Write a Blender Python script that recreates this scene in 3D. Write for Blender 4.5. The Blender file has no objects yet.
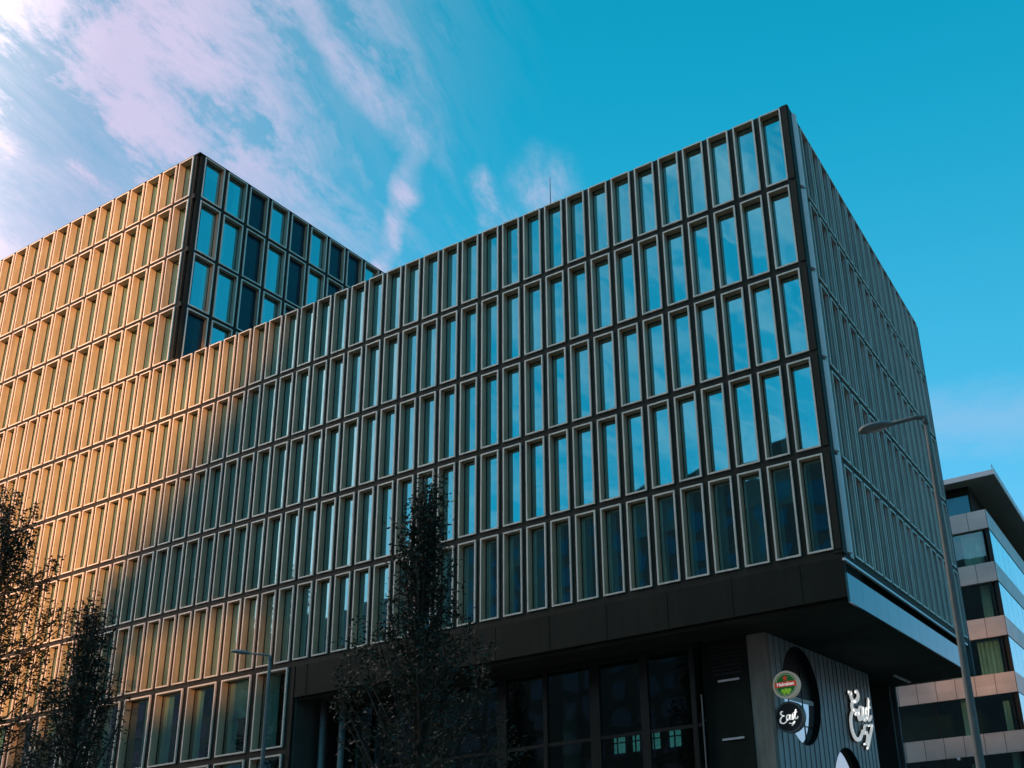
import bpy, math, random
from mathutils import Vector, Matrix
from mathutils.geometry import tessellate_polygon
random.seed(7)
R = math.radians
scene = bpy.context.scene
col = scene.collection

# ------------------------------------------------------------------ helpers
class MB:
    """collects faces and links them as one mesh object"""
    def __init__(s): s.v = []; s.f = []; s.m = []
    def face(s, pts, m=0):
        i = len(s.v); s.v += [tuple(p) for p in pts]; s.f.append(tuple(range(i, i + len(pts)))); s.m.append(m)
    def box(s, a, b, m=0):
        x0, y0, z0 = (min(a[i], b[i]) for i in range(3)); x1, y1, z1 = (max(a[i], b[i]) for i in range(3))
        i = len(s.v)
        s.v += [(x0,y0,z0),(x1,y0,z0),(x1,y1,z0),(x0,y1,z0),(x0,y0,z1),(x1,y0,z1),(x1,y1,z1),(x0,y1,z1)]
        for q in ((0,3,2,1),(4,5,6,7),(0,1,5,4),(1,2,6,5),(2,3,7,6),(3,0,4,7)):
            s.f.append(tuple(i + k for k in q)); s.m.append(m)
        return s
    def tube(s, pts, rad, n=10, m=0, cap=True):
        pts = [Vector(p) for p in pts]
        if not isinstance(rad, (list, tuple)): rad = [rad] * len(pts)
        base = len(s.v); up0 = None
        for k, p in enumerate(pts):
            t = (pts[min(k + 1, len(pts) - 1)] - pts[max(k - 1, 0)]).normalized()
            if up0 is None:
                up0 = Vector((0, 0, 1)) if abs(t.z) < .9 else Vector((1, 0, 0))
            a = t.cross(up0).normalized(); b = a.cross(t).normalized(); up0 = b
            for j in range(n):
                an = 2 * math.pi * j / n
                s.v.append(tuple(p + (a * math.cos(an) + b * math.sin(an)) * rad[k]))
        for k in range(len(pts) - 1):
            for j in range(n):
                j2 = (j + 1) % n
                s.f.append((base + k*n + j, base + k*n + j2, base + (k+1)*n + j2, base + (k+1)*n + j)); s.m.append(m)
        if cap:
            s.f.append(tuple(base + j for j in reversed(range(n)))); s.m.append(m)
            e = base + (len(pts) - 1) * n
            s.f.append(tuple(e + j for j in range(n))); s.m.append(m)
        return s
    def add(s, o, mat=None, moff=0):
        i = len(s.v)
        s.v += [tuple(mat @ Vector(p)) for p in o.v] if mat else o.v
        s.f += [tuple(k + i for k in f) for f in o.f]; s.m += [k + moff for k in o.m]
    def mesh(s, name, mats):
        me = bpy.data.meshes.new(name); me.from_pydata(s.v, [], s.f)
        for m in (mats if isinstance(mats, (list, tuple)) else [mats]): me.materials.append(m)
        me.polygons.foreach_set('material_index', s.m); me.update()
        return me
    def build(s, name, mats, parent=None, smooth=False):
        o = link(name, s.mesh(name, mats), parent)
        if smooth: o.data.polygons.foreach_set('use_smooth', [True] * len(o.data.polygons))
        return o

def link(name, data, parent=None):
    o = bpy.data.objects.new(name, data); col.objects.link(o)
    if parent: o.parent = parent
    return o
def tag(o, label=None, cat=None, group=None, kind=None):
    if label: o['label'] = label
    if cat: o['category'] = cat
    if group: o['group'] = group
    if kind: o['kind'] = kind
    return o
def thing(name, label, cat, loc=(0,0,0), group=None):
    o = link(name, None); o.location = loc; o.empty_display_size = .3
    return tag(o, label, cat, group)

# ------------------------------------------------------------------ materials
def newmat(name):
    m = bpy.data.materials.new(name); m.use_nodes = True; nt = m.node_tree; nt.nodes.clear()
    out = nt.nodes.new('ShaderNodeOutputMaterial'); return m, nt, out
def pbr(name, c, rough=.6, metal=0, var=.12, scale=6, c2=None, bump=0, bscale=40, stretch=None, spec=None, world=False, grime=0):
    m, nt, out = newmat(name); N = nt.nodes.new; L = nt.links.new
    p = N('ShaderNodeBsdfPrincipled'); L(p.outputs[0], out.inputs[0])
    p.inputs['Roughness'].default_value = rough; p.inputs['Metallic'].default_value = metal
    if spec is not None: p.inputs['Specular IOR Level'].default_value = spec
    tc = N('ShaderNodeTexCoord'); mp = N('ShaderNodeMapping')
    if world:
        gp = N('ShaderNodeNewGeometry'); L(gp.outputs['Position'], mp.inputs[0])
    else: L(tc.outputs['Object'], mp.inputs[0])
    if stretch: mp.inputs['Scale'].default_value = stretch
    no = N('ShaderNodeTexNoise'); no.inputs['Scale'].default_value = scale; no.inputs['Detail'].default_value = 6
    no.inputs['Roughness'].default_value = .65; L(mp.outputs[0], no.inputs['Vector'])
    cr = N('ShaderNodeValToRGB'); L(no.outputs[0], cr.inputs[0])
    cr.color_ramp.elements[0].position = .3; cr.color_ramp.elements[1].position = .7
    a = [x * (1 - var) for x in c]; b = [min(1, x * (1 + var)) for x in (c2 or c)]
    cr.color_ramp.elements[0].color = (*a, 1); cr.color_ramp.elements[1].color = (*b, 1)
    if grime:                                        # rain streaks and dust, drawn out downwards
        m2 = N('ShaderNodeMapping'); m2.inputs['Scale'].default_value = (5, 5, .35); L((gp.outputs['Position'] if world else tc.outputs['Object']), m2.inputs[0])
        g1 = N('ShaderNodeTexNoise'); g1.inputs['Scale'].default_value = 1; g1.inputs['Detail'].default_value = 5; g1.inputs['Roughness'].default_value = .7; L(m2.outputs[0], g1.inputs['Vector'])
        g2 = N('ShaderNodeMapRange'); g2.inputs[1].default_value = .42; g2.inputs[2].default_value = .72; g2.inputs[3].default_value = 1; g2.inputs[4].default_value = 1 - grime; L(g1.outputs[0], g2.inputs[0])
        gm = N('ShaderNodeMix'); gm.data_type = 'RGBA'; gm.blend_type = 'MULTIPLY'; gm.inputs['Factor'].default_value = 1; L(cr.outputs[0], gm.inputs['A']); L(g2.outputs[0], gm.inputs['B'])
        L(gm.outputs['Result'], p.inputs['Base Color'])
    else: L(cr.outputs[0], p.inputs['Base Color'])
    if bump:
        n2 = N('ShaderNodeTexNoise'); n2.inputs['Scale'].default_value = bscale; n2.inputs['Detail'].default_value = 4
        L(mp.outputs[0], n2.inputs['Vector'])
        bp = N('ShaderNodeBump'); bp.inputs['Strength'].default_value = bump; bp.inputs['Distance'].default_value = .02
        L(n2.outputs[0], bp.inputs['Height']); L(bp.outputs[0], p.inputs['Normal'])
    return m

def glass(name, tint, refl_min=.3, refl_max=.95, gtint=(1,1,1), wav=.007):
    """coated pane: see-through tint plus a strong mirror coat, slightly uneven like real glazing"""
    m, nt, out = newmat(name); N = nt.nodes.new; L = nt.links.new
    tr = N('ShaderNodeBsdfTransparent'); tr.inputs[0].default_value = (*tint, 1)
    gl = N('ShaderNodeBsdfGlossy'); gl.inputs['Roughness'].default_value = .02; gl.inputs['Color'].default_value = (*gtint, 1)
    lw = N('ShaderNodeLayerWeight'); lw.inputs['Blend'].default_value = .35
    mr = N('ShaderNodeMapRange'); mr.inputs['To Min'].default_value = refl_min; mr.inputs['To Max'].default_value = refl_max
    L(lw.outputs['Facing'], mr.inputs['Value'])
    tc = N('ShaderNodeTexCoord'); no = N('ShaderNodeTexNoise'); no.inputs['Scale'].default_value = .9; no.inputs['Detail'].default_value = 1
    L(tc.outputs['Object'], no.inputs['Vector'])
    oi = N('ShaderNodeObjectInfo')
    ad = N('ShaderNodeVectorMath'); ad.operation = 'ADD'; L(tc.outputs['Object'], ad.inputs[0])
    sc = N('ShaderNodeVectorMath'); sc.operation = 'SCALE'; sc.inputs[0].default_value = (37, 91, 53); L(oi.outputs['Random'], sc.inputs['Scale'])
    L(sc.outputs[0], ad.inputs[1]); L(ad.outputs[0], no.inputs['Vector'])
    gg = N('ShaderNodeNewGeometry'); ar = N('ShaderNodeMath'); ar.operation = 'MULTIPLY_ADD'; ar.inputs[1].default_value = 13.7; L(gg.outputs['Random Per Island'], ar.inputs[0])
    ar2 = N('ShaderNodeMath'); ar2.operation = 'MULTIPLY'; ar2.inputs[1].default_value = 91.3; L(oi.outputs['Random'], ar2.inputs[0]); L(ar2.outputs[0], ar.inputs[2])
    wn = N('ShaderNodeTexWhiteNoise'); wn.noise_dimensions = '1D'; L(ar.outputs[0], wn.inputs['W'])
    t1 = N('ShaderNodeVectorMath'); t1.operation = 'SUBTRACT'; L(wn.outputs['Color'], t1.inputs[0]); t1.inputs[1].default_value = (.5, .5, .5)
    t2 = N('ShaderNodeVectorMath'); t2.operation = 'SCALE'; t2.inputs['Scale'].default_value = .022; L(t1.outputs[0], t2.inputs[0])
    t3 = N('ShaderNodeVectorMath'); t3.operation = 'ADD'; L(gg.outputs['Normal'], t3.inputs[0]); L(t2.outputs[0], t3.inputs[1])
    t4 = N('ShaderNodeVectorMath'); t4.operation = 'NORMALIZE'; L(t3.outputs[0], t4.inputs[0])
    bp = N('ShaderNodeBump'); bp.inputs['Strength'].default_value = 1; bp.inputs['Distance'].default_value = wav; L(t4.outputs[0], bp.inputs['Normal'])
    L(no.outputs[0], bp.inputs['Height']); L(bp.outputs[0], gl.inputs['Normal'])
    mx = N('ShaderNodeMixShader'); L(mr.outputs[0], mx.inputs[0]); L(tr.outputs[0], mx.inputs[1]); L(gl.outputs[0], mx.inputs[2])
    L(mx.outputs[0], out.inputs[0])
    return m

M = {}
M['frame'] = pbr('champagne_aluminium', (.79,.71,.61), .42, .1, .09, .9, world=True, grime=.28)
M['reveal'] = pbr('bronze_reveal', (.58,.46,.30), .40, .15, .12, .9, world=True, grime=.30)
M['side_reveal'] = pbr('grey_bronze_reveal', (.56,.50,.47), .45, .1, .14, .9, world=True, grime=.35)
M['cladding'] = pbr('dark_bronze_cladding', (.021,.020,.013), .65, 0, .3, 1.1, spec=.25, world=True, grime=.3)
M['fascia'] = pbr('dark_fascia_panel', (.012,.015,.010), .7, 0, .35, .7, spec=.2, world=True, grime=.35)
M['soffit'] = pbr('dark_soffit_board', (.026,.028,.020), .85, 0, .4, .6, spec=.2, world=True)
M['glass'] = glass('coated_window_glass', (.34,.84,.84), .56, .94, (.50,.93,1))
M['glass_wide'] = glass('ground_floor_glass', (.42,.66,.58), .16, .75, (.9,1,.97))
M['glass_mirror'] = glass('sky_reflecting_pane', (.95,.95,.95), .45, .95, (1,.97,1), .002)
M['glass_clear'] = glass('clear_pane', (.93,.95,.95), .04, .3)
M['glass_lobby'] = glass('lobby_glass', (.50,.68,.62), .06, .45)
M['navy'] = pbr('navy_spandrel_glass', (.006,.03,.055), .12, 0, .2, 1.5)
M['curtain'] = pbr('grey_green_curtain', (.72,.80,.77), .9, 0, .30, .5, world=True, stretch=(2.2,2.2,.5))
M['blind'] = pbr('pale_roller_blind', (.82,.83,.82), .9, 0, .06, 2)
M['room'] = pbr('dim_room_lining', (.055,.060,.052), .9, 0, .3, .8)
M['roof'] = pbr('grey_roof_membrane', (.16,.16,.16), .9, 0, .2, 2)
M['pale_panel'] = pbr('pale_grey_panel', (.74,.66,.66), .5, 0, .08, 1.5)
M['strip'] = pbr('blue_grey_glass_panel', (.05,.20,.26), .12, .25, .12, .7)
M['trim'] = pbr('white_metal_trim', (.74,.76,.78), .4, .2, .06, 4)
M['concrete'] = pbr('board_marked_concrete', (.27,.24,.20), .85, 0, .25, 1.6, bump=.3, bscale=12, stretch=(3,3,.5))
M['mullion'] = pbr('black_mullion', (.014,.016,.014), .45, .3, .2, 4)
M['steel'] = pbr('brushed_column', (.16,.17,.16), .45, .3, .15, 3)
M['lamp_metal'] = pbr('galvanised_lamp_steel', (.16,.18,.175), .6, 0, .2, 3, bump=.1)
M['lamp_head'] = pbr('grey_lamp_housing', (.17,.20,.20), .45, .2, .15, 6)
M['lamp_glass'] = pbr('lamp_diffuser', (.45,.47,.45), .2, 0, .1, 8)
M['bark'] = pbr('tree_bark', (.055,.042,.032), .95, 0, .3, 9, bump=.6, bscale=30)
M['asphalt'] = pbr('asphalt', (.05,.05,.052), .9, 0, .25, 30, bump=.3, bscale=120)
M['paving'] = pbr('paving_slab', (.24,.23,.21), .9, 0, .2, 3, bump=.2)
M['kerb'] = pbr('kerb_stone', (.30,.30,.29), .85, 0, .15, 5)
M['line'] = pbr('road_paint', (.78,.78,.75), .7, 0, .08, 12)
M['ground'] = pbr('distant_ground', (.10,.10,.09), .95, 0, .3, .05)
M['brick'] = pbr('dull_brown_brick', (.060,.050,.042), .85, 0, .2, 1.2)
M['brick_dark'] = pbr('dull_grey_render', (.12,.12,.12), .85, 0, .2, .8)
M['sign_cream'] = pbr('sign_cream_rim', (.60,.57,.46), .5, .1, .08, 8)
M['sign_green'] = pbr('sign_green', (.012,.16,.035), .4, 0, .1, 5)
M['sign_lime'] = pbr('sign_lime', (.30,.60,.04), .45, 0, .1, 9)
M['sign_red'] = pbr('sign_red', (.65,.06,.03), .45, 0, .08, 9)
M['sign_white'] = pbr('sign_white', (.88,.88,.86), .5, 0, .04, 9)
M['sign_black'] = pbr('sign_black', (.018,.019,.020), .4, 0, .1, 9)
def add_glow(m, k):
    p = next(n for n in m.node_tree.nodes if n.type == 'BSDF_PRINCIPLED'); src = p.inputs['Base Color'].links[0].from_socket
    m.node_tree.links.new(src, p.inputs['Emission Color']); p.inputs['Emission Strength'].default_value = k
add_glow(M['sign_white'], .16); add_glow(M['sign_green'], .10); add_glow(M['sign_lime'], .12); add_glow(M['sign_red'], .12); add_glow(M['sign_cream'], .07)  # faint glow added to lift letters, sign faces and rim above daylight
M['letter_side'] = pbr('letter_black_edge', (.02,.02,.022), .5, 0, .1, 9)
M['terracotta'] = pbr('terracotta_blind', (.42,.20,.13), .8, 0, .12, 2)

def slat_wall():
    """grey-blue metal cladding in upright boards with dark seams"""
    m, nt, out = newmat('grey_metal_boards'); N = nt.nodes.new; L = nt.links.new
    p = N('ShaderNodeBsdfPrincipled'); L(p.outputs[0], out.inputs[0]); p.inputs['Roughness'].default_value = .5; p.inputs['Metallic'].default_value = .25
    tc = N('ShaderNodeTexCoord'); sx = N('ShaderNodeSeparateXYZ'); L(tc.outputs['Object'], sx.inputs[0])
    fl = N('ShaderNodeMath'); fl.operation = 'MULTIPLY'; fl.inputs[1].default_value = 1/.44; L(sx.outputs['Y'], fl.inputs[0])
    fi = N('ShaderNodeMath'); fi.operation = 'FLOOR'; L(fl.outputs[0], fi.inputs[0])
    wn = N('ShaderNodeTexWhiteNoise'); wn.noise_dimensions = '1D'; L(fi.outputs[0], wn.inputs['W'])
    no = N('ShaderNodeTexNoise'); no.inputs['Scale'].default_value = 1.5; no.inputs['Detail'].default_value = 5
    mp = N('ShaderNodeMapping'); mp.inputs['Scale'].default_value = (1, 3, .5); L(tc.outputs['Object'], mp.inputs[0]); L(mp.outputs[0], no.inputs['Vector'])
    ad = N('ShaderNodeMath'); ad.operation = 'MULTIPLY_ADD'; ad.inputs[1].default_value = .45; L(wn.outputs['Value'], ad.inputs[0]); L(no.outputs[0], ad.inputs[2])
    cr = N('ShaderNodeValToRGB'); L(ad.outputs[0], cr.inputs[0])
    cr.color_ramp.elements[0].position = .3; cr.color_ramp.elements[1].position = 1.0
    cr.color_ramp.elements[0].color = (.25,.29,.30,1); cr.color_ramp.elements[1].color = (.40,.44,.45,1)
    L(cr.outputs[0], p.inputs['Base Color'])
    return m
M['boards'] = slat_wall()

def leaf_mat(name, a, b):
    m, nt, out = newmat(name); N = nt.nodes.new; L = nt.links.new
    g = N('ShaderNodeNewGeometry'); cr = N('ShaderNodeValToRGB'); L(g.outputs['Random Per Island'], cr.inputs[0])
    cr.color_ramp.elements[0].color = (*a, 1); cr.color_ramp.elements[1].color = (*b, 1)
    d = N('ShaderNodeBsdfPrincipled'); d.inputs['Roughness'].default_value = .6; L(cr.outputs[0], d.inputs['Base Color'])
    t = N('ShaderNodeBsdfTranslucent'); L(cr.outputs[0], t.inputs[0])
    mx = N('ShaderNodeMixShader'); mx.inputs[0].default_value = .2; L(d.outputs[0], mx.inputs[1]); L(t.outputs[0], mx.inputs[2]); L(mx.outputs[0], out.inputs[0])
    return m
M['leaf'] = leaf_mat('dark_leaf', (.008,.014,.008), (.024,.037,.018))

def stone_mat():
    """polished stone cladding: panels of slightly different tone with dark joints"""
    m, nt, out = newmat('stone_panel_band'); N = nt.nodes.new; L = nt.links.new
    p = N('ShaderNodeBsdfPrincipled'); L(p.outputs[0], out.inputs[0]); p.inputs['Roughness'].default_value = .38
    tc = N('ShaderNodeTexCoord'); sx = N('ShaderNodeSeparateXYZ'); L(tc.outputs['Object'], sx.inputs[0])
    s = N('ShaderNodeMath'); s.operation = 'ADD'; L(sx.outputs['X'], s.inputs[0]); L(sx.outputs['Y'], s.inputs[1])
    mu = N('ShaderNodeMath'); mu.operation = 'MULTIPLY'; mu.inputs[1].default_value = 1/1.25; L(s.outputs[0], mu.inputs[0])
    fr = N('ShaderNodeMath'); fr.operation = 'FRACT'; L(mu.outputs[0], fr.inputs[0])
    lt = N('ShaderNodeMath'); lt.operation = 'LESS_THAN'; lt.inputs[1].default_value = .035; L(fr.outputs[0], lt.inputs[0])
    fi = N('ShaderNodeMath'); fi.operation = 'FLOOR'; L(mu.outputs[0], fi.inputs[0])
    fz = N('ShaderNodeMath'); fz.operation = 'FLOOR'; L(sx.outputs['Z'], fz.inputs[0])
    cm = N('ShaderNodeCombineXYZ'); L(fi.outputs[0], cm.inputs[0]); L(fz.outputs[0], cm.inputs[1])
    wn = N('ShaderNodeTexWhiteNoise'); wn.noise_dimensions = '3D'; L(cm.outputs[0], wn.inputs['Vector'])
    no = N('ShaderNodeTexNoise'); no.inputs['Scale'].default_value = .8; no.inputs['Detail'].default_value = 6; L(tc.outputs['Object'], no.inputs['Vector'])
    a = N('ShaderNodeMath'); a.operation = 'MULTIPLY_ADD'; a.inputs[1].default_value = .3; L(wn.outputs['Value'], a.inputs[0]); L(no.outputs[0], a.inputs[2])
    cr = N('ShaderNodeValToRGB'); L(a.outputs[0], cr.inputs[0])
    cr.color_ramp.elements[0].position = .35; cr.color_ramp.elements[1].position = .95
    cr.color_ramp.elements[0].color = (.42,.38,.365,1); cr.color_ramp.elements[1].color = (.58,.52,.49,1)
    mx = N('ShaderNodeMix'); mx.data_type = 'RGBA'; L(lt.outputs[0], mx.inputs['Factor']); L(cr.outputs[0], mx.inputs['A']); mx.inputs['B'].default_value = (.13,.11,.10,1)
    L(mx.outputs['Result'], p.inputs['Base Color'])
    return m
M['stone'] = stone_mat()
M['blue_glass'] = pbr('blue_mirror_glass', (.34,.88,.98), .08, .8, .2, .35)
M['grey_soffit'] = pbr('grey_soffit', (.24,.25,.21), .8, 0, .15, 1)

def emit(name, c, s):
    m, nt, out = newmat(name); e = nt.nodes.new('ShaderNodeEmission'); e.inputs[0].default_value = (*c, 1); e.inputs[1].default_value = s
    nt.links.new(e.outputs[0], out.inputs[0]); return m
M['warm_bulb'] = emit('warm_lamp_glow', (1, .42, .06), 1.2)

# ------------------------------------------------------------------ camera
FW = Vector((-0.4108211255257396, 0.8499274060161146, 0.32992333552582037))
RT = Vector((0.8874359876120577, 0.45573672435397133, -0.06900294172079980))
UP = Vector((0.2090056714847141, -0.26443797491629467, 0.9414824409989773))
CAM = Vector((8.2434, -23.9682, 1.65))
cd = bpy.data.cameras.new('camera'); cam = bpy.data.objects.new('camera', cd); col.objects.link(cam)
cam.matrix_world = Matrix(((RT.x, UP.x, -FW.x, CAM.x), (RT.y, UP.y, -FW.y, CAM.y), (RT.z, UP.z, -FW.z, CAM.z), (0, 0, 0, 1)))
cd.sensor_width = 36; cd.lens = 950.014 / 1024 * 36
cd.shift_x = (512 - 695.448) / 1024; cd.shift_y = (515.80 - 384) / 1024
cd.clip_start = .1; cd.clip_end = 5000
scene.camera = cam
def pix(p):
    d = Vector(p) - CAM; z = d.dot(FW)
    if z < .1: return None
    return (695.448 + 950 * d.dot(RT) / z, 515.8 - 950 * d.dot(UP) / z)

# ------------------------------------------------------------------ windows
def ring(mb, w, h, y0, y1, o, i, m_front=0, m_in=1):
    """rectangular frame: flat front at y0, inner reveal running back to y1; o = inset of the opening"""
    a = [(0,0),(w,0),(w,h),(0,h)]; b = [(o,o),(w-o,o),(w-o,h-o),(o,h-o)]
    c = .008
    for k in range(4):
        k2 = (k + 1) % 4
        A, B, Cc, D = a[k], a[k2], b[k2], b[k]
        mb.face([(A[0],y0,A[1]),(B[0],y0,B[1]),(Cc[0],y0,Cc[1]),(D[0],y0,D[1])], m_front)
        mb.face([(A[0],y0,A[1]),(A[0],y0+.075,A[1]),(B[0],y0+.075,B[1]),(B[0],y0,B[1])], m_front)
        mb.face([(D[0],y0,D[1]),(Cc[0],y0,Cc[1]),(Cc[0],y1,Cc[1]),(D[0],y1,D[1])], m_in)
        # slim casement round the pane
    e = .022
    mb.box((o, y1-.03, o), (w-o, y1-.001, o+e), i); mb.box((o, y1-.03, h-o-e), (w-o, y1-.001, h-o), i)
    mb.box((o, y1-.03, o+e), (o+e, y1-.001, h-o-e), i); mb.box((w-o-e, y1-.03, o+e), (w-o, y1-.001, h-o-e), i)

def curtain_mb(x0, x1, z0, z1, y, amp=.035, pitch=.11, rnd=None):
    mb = MB(); n = max(6, int((x1 - x0) / pitch * 6)); pts = []
    ph = rnd.uniform(0, 6); k = rnd.uniform(.8, 1.3)
    for j in range(n + 1):
        x = x0 + (x1 - x0) * j / n
        pts.append((x, y + amp * math.sin(2 * math.pi * x / pitch * k * .8 + ph) + amp * .5 * math.sin(2 * math.pi * x / pitch * .37 + ph * 2)))
    for j in range(n):
        (xa, ya), (xb, yb) = pts[j], pts[j + 1]
        mb.face([(xa, ya, z0), (xb, yb, z0), (xb, yb, z1), (xa, ya, z1)])
    return mb

class WinType:
    def __init__(s, w, h, depth=.26, o=.052, gl='glass', nvar=8, seed=1, style='mixed', step=False):
        rnd = random.Random(seed)
        s.w, s.h = w, h
        s.frame = MB(); ring(s.frame, w, h, 0, depth, o, 2)
        if step:
            for xa, xb in ((o, o + .02), (w - o - .02, w - o)): s.frame.box((xa, .085, o), (xb, .125, h - o), 0)
        if step: s.frame.m = [3 if q == 1 else q for q in s.frame.m]
        s.pane = MB(); s.pane.face([(o, depth-.012, o), (w-o, depth-.012, o), (w-o, depth-.012, h-o), (o, depth-.012, h-o)])
        s.cur = []
        for k in range(nvar):
            y = depth + .16; iw = w - 2 * o; m = MB()
            t = rnd.random()
            if style == 'open': t = t * .55 + .2
            if rnd.random() < .22:
                zb = o + (h - 2*o) * rnd.uniform(.45, .75); m.box((o, y - .06, zb), (w - o, y - .05, h - o)); m.box((o, y - .07, zb - .03), (w - o, y - .04, zb))
            if t < .30: m.add(curtain_mb(o, o + iw * rnd.uniform(.30,.5), o, h - o, y, rnd=rnd))
            elif t < .52:
                f = rnd.uniform(.22,.36); m.add(curtain_mb(o, o + iw * f, o, h-o, y, rnd=rnd)); m.add(curtain_mb(w-o - iw * rnd.uniform(.15,.3), w-o, o, h-o, y, rnd=rnd))
            elif t < .68: m.add(curtain_mb(w-o - iw * rnd.uniform(.35,.6), w-o, o, h-o, y, rnd=rnd))
            else: m.add(curtain_mb(o, w-o, o, h-o, y, rnd=rnd))
            s.cur.append(m)
        s.fm = s.frame.mesh('window', [M['frame'], M['reveal'], M['mullion'], M['side_reveal']]); s.gl = M[gl]
        s.pm = s.pane.mesh('pane', s.gl)
        s.cm = [c.mesh('curtain', M['curtain']) for c in s.cur]
    def place(s, parent, mat, var, navy=False):
        o = link('window', s.fm, parent); o.matrix_local = mat
        if navy:
            p = link('pane', s.nm(), o)
        else:
            link('pane', s.pm, o); link('curtain', s.cm[var % len(s.cm)], o)
    def nm(s):
        if not hasattr(s, '_nm'): s._nm = s.pane.mesh('pane', M['navy'])
        return s._nm
    def bake(s, mb, mat, var, navy=False):
        mb.add(s.frame, mat, 0); mb.add(s.pane, mat, 6 if navy else 4)
        if not navy: mb.add(s.cur[var % len(s.cur)], mat, 5)

def area(t, mat):
    ps = [pix(mat @ Vector(q)) for q in ((0,0,0),(t.w,0,0),(t.w,0,t.h),(0,0,t.h))]
    if None in ps: return 0
    cx = sum(p[0] for p in ps) / 4; cy = sum(p[1] for p in ps) / 4
    if not (-15 < cx < 1039 and -15 < cy < 783): return 0
    return abs(sum(ps[i][0] * ps[(i+1) % 4][1] - ps[(i+1) % 4][0] * ps[i][1] for i in range(4))) / 2

def lay_windows(parent, wins, gl='glass'):
    """the 100 that show largest are parts of their own, the rest one mesh"""
    wins = sorted(wins, key=lambda q: -area(q[0], q[1]))
    for q in wins[:99]: q[0].place(parent, q[1], q[2], q[3])
    rest = MB()
    for q in wins[99:]: q[0].bake(rest, q[1], q[2], q[3])
    if rest.f:
        o = rest.build('window', [M['frame'], M['reveal'], M['mullion'], M['side_reveal'], M[gl], M['curtain'], M['navy']], parent)
        o['kind'] = 'stuff'

FRONT = lambda x, z, y=0: Matrix.Translation((x, y, z))
SIDE = lambda y, z, X: Matrix.Translation((X, y, z)) @ Matrix.Rotation(R(90), 4, 'Z')

# ------------------------------------------------------------------ the long hotel block
SX = 1.02                       # plane of the right-hand side
XL = -52.0                      # left end, beyond the frame
D = 16.3                        # depth of the block
ROOF = 24.10
P1 = .95
block = thing('hotel_building', 'long dark bronze building of narrow champagne framed windows above an open corner entrance', 'building', (0, 0, 0))
rowT = [24.124] + [21.122 - k * 3.0623 for k in range(4)]
rowB = [21.314] + [t - 2.855 for t in rowT[1:]]
types = [WinType(.756, rowT[r] - rowB[r], .26, .052, 'glass', 10, 11 + r) for r in range(5)]
typW = WinType(1.60, 2.84, .30, .06, 'glass_wide', 8, 41, 'open')
typW0 = WinType(1.60, 2.55, .30, .06, 'glass_wide', 6, 42, 'open')
stype = [WinType(.756, rowT[r] - rowB[r], .24, .052, 'glass', 6, 71 + r, 'mixed', True) for r in range(5)]
wins = []; rv = random.Random(3)
ncol = int(-XL / P1)
for r in range(5):
    for k in range(ncol): wins.append((types[r], FRONT(-P1 * k, rowB[r]), rv.randrange(99), False))
    for k in range(16): wins.append((stype[r], SIDE(1.17 + .945 * k, rowB[r], SX), rv.randrange(99), False))
for k in range(16):
    x = -21.77 - 1.9 * k
    wins.append((typW, FRONT(x, 6.03), rv.randrange(99), False))
    wins.append((typW, FRONT(x, 2.96), rv.randrange(99), False))
    wins.append((typW0, FRONT(x, .18), rv.randrange(99), False))
lay_windows(block, wins)

# dark cladding grid between the frames (a sheet of strips 5 cm behind the frame fronts)
g = MB(); T = .05
zs = [(rowT[0], ROOF)] + [(rowT[r+1], rowB[r]) for r in range(4)] + [(8.87, rowB[4])]
for a, b in zs:
    g.box((XL, T, a - .03), (SX - .08, T + .12, b + .03))
    g.box((SX - T - .12, .17, a - .03), (SX - T, D, b + .03))
for k in range(ncol + 1):
    x = -P1 * k - (P1 - .756)
    g.box((x - .03, T + .003, 8.95), (x + (P1 - .756) + .03, T + .11, ROOF - .01))
for k in range(17):
    y = 1.17 + .945 * k - (.945 - .756)
    g.box((SX - T - .11, y - .03, 8.95), (SX - T - .003, y + .189 + .03, ROOF - .01))
# right-hand corner post, dark, wrapping the edge
g.box((.756 - .03, T - .03, 8.96), (SX, T + .13, ROOF + .06))
g.box((SX - .13, T + .131, 8.96), (SX - .001, .36, ROOF + .02))
for r in range(5): g.box((.80, -.012, rowB[r] - .02), (.985, T - .031, rowT[r] + .02))
# strips of the lower left storeys
for a, b in ((8.87 - 0.0, 8.96), (5.8, 6.03), (2.73, 2.96), (0, .18)):
    g.box((XL, T + .006, a - .03), (-20.0, T + .13, b + .03))
for k in range(17):
    x = -21.77 - 1.9 * k + 1.60
    g.box((x - .03, T + .009, 0), (x + .30 + .03, T + .12, 8.93))
g.build('wall', M['cladding'], block)
# rooms behind the glass: back wall, floors
b = MB()
b.box((XL, 1.7, 9.02), (SX - 1.7, D - .3, ROOF - .02))
for r in range(5): b.box((XL, .175, rowB[r] - .12), (SX - .175, 1.70, rowB[r] + .02))
b.box((XL, .175, rowT[0] + .0), (SX - .175, 1.70, ROOF - .015))
for k in range(0, ncol, 4): b.box((-P1 * k - .15, .34, 9.0), (-P1 * k - .05, 1.70, ROOF - .03))
b.box((XL, 2.6, 0), (-20.1, D - .3, 9.0))
for z in (5.8, 2.73, 0.02): b.box((XL, .19, z), (-20.1, 2.6, z + .15))
b.build('room_lining', M['room'], block)
r_ = MB(); r_.box((XL, .31, ROOF - .05), (SX - .31, D, ROOF - .01)); r_.build('roof', M['roof'], block)
cp = MB(); cp.box((XL, .09, ROOF + .001), (SX - .10, .30, ROOF + .035)); cp.box((SX - .30, .31, ROOF + .002), (SX - .012, D, ROOF + .037)); cp.build('parapet_cap', M['cladding'], block)
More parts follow.
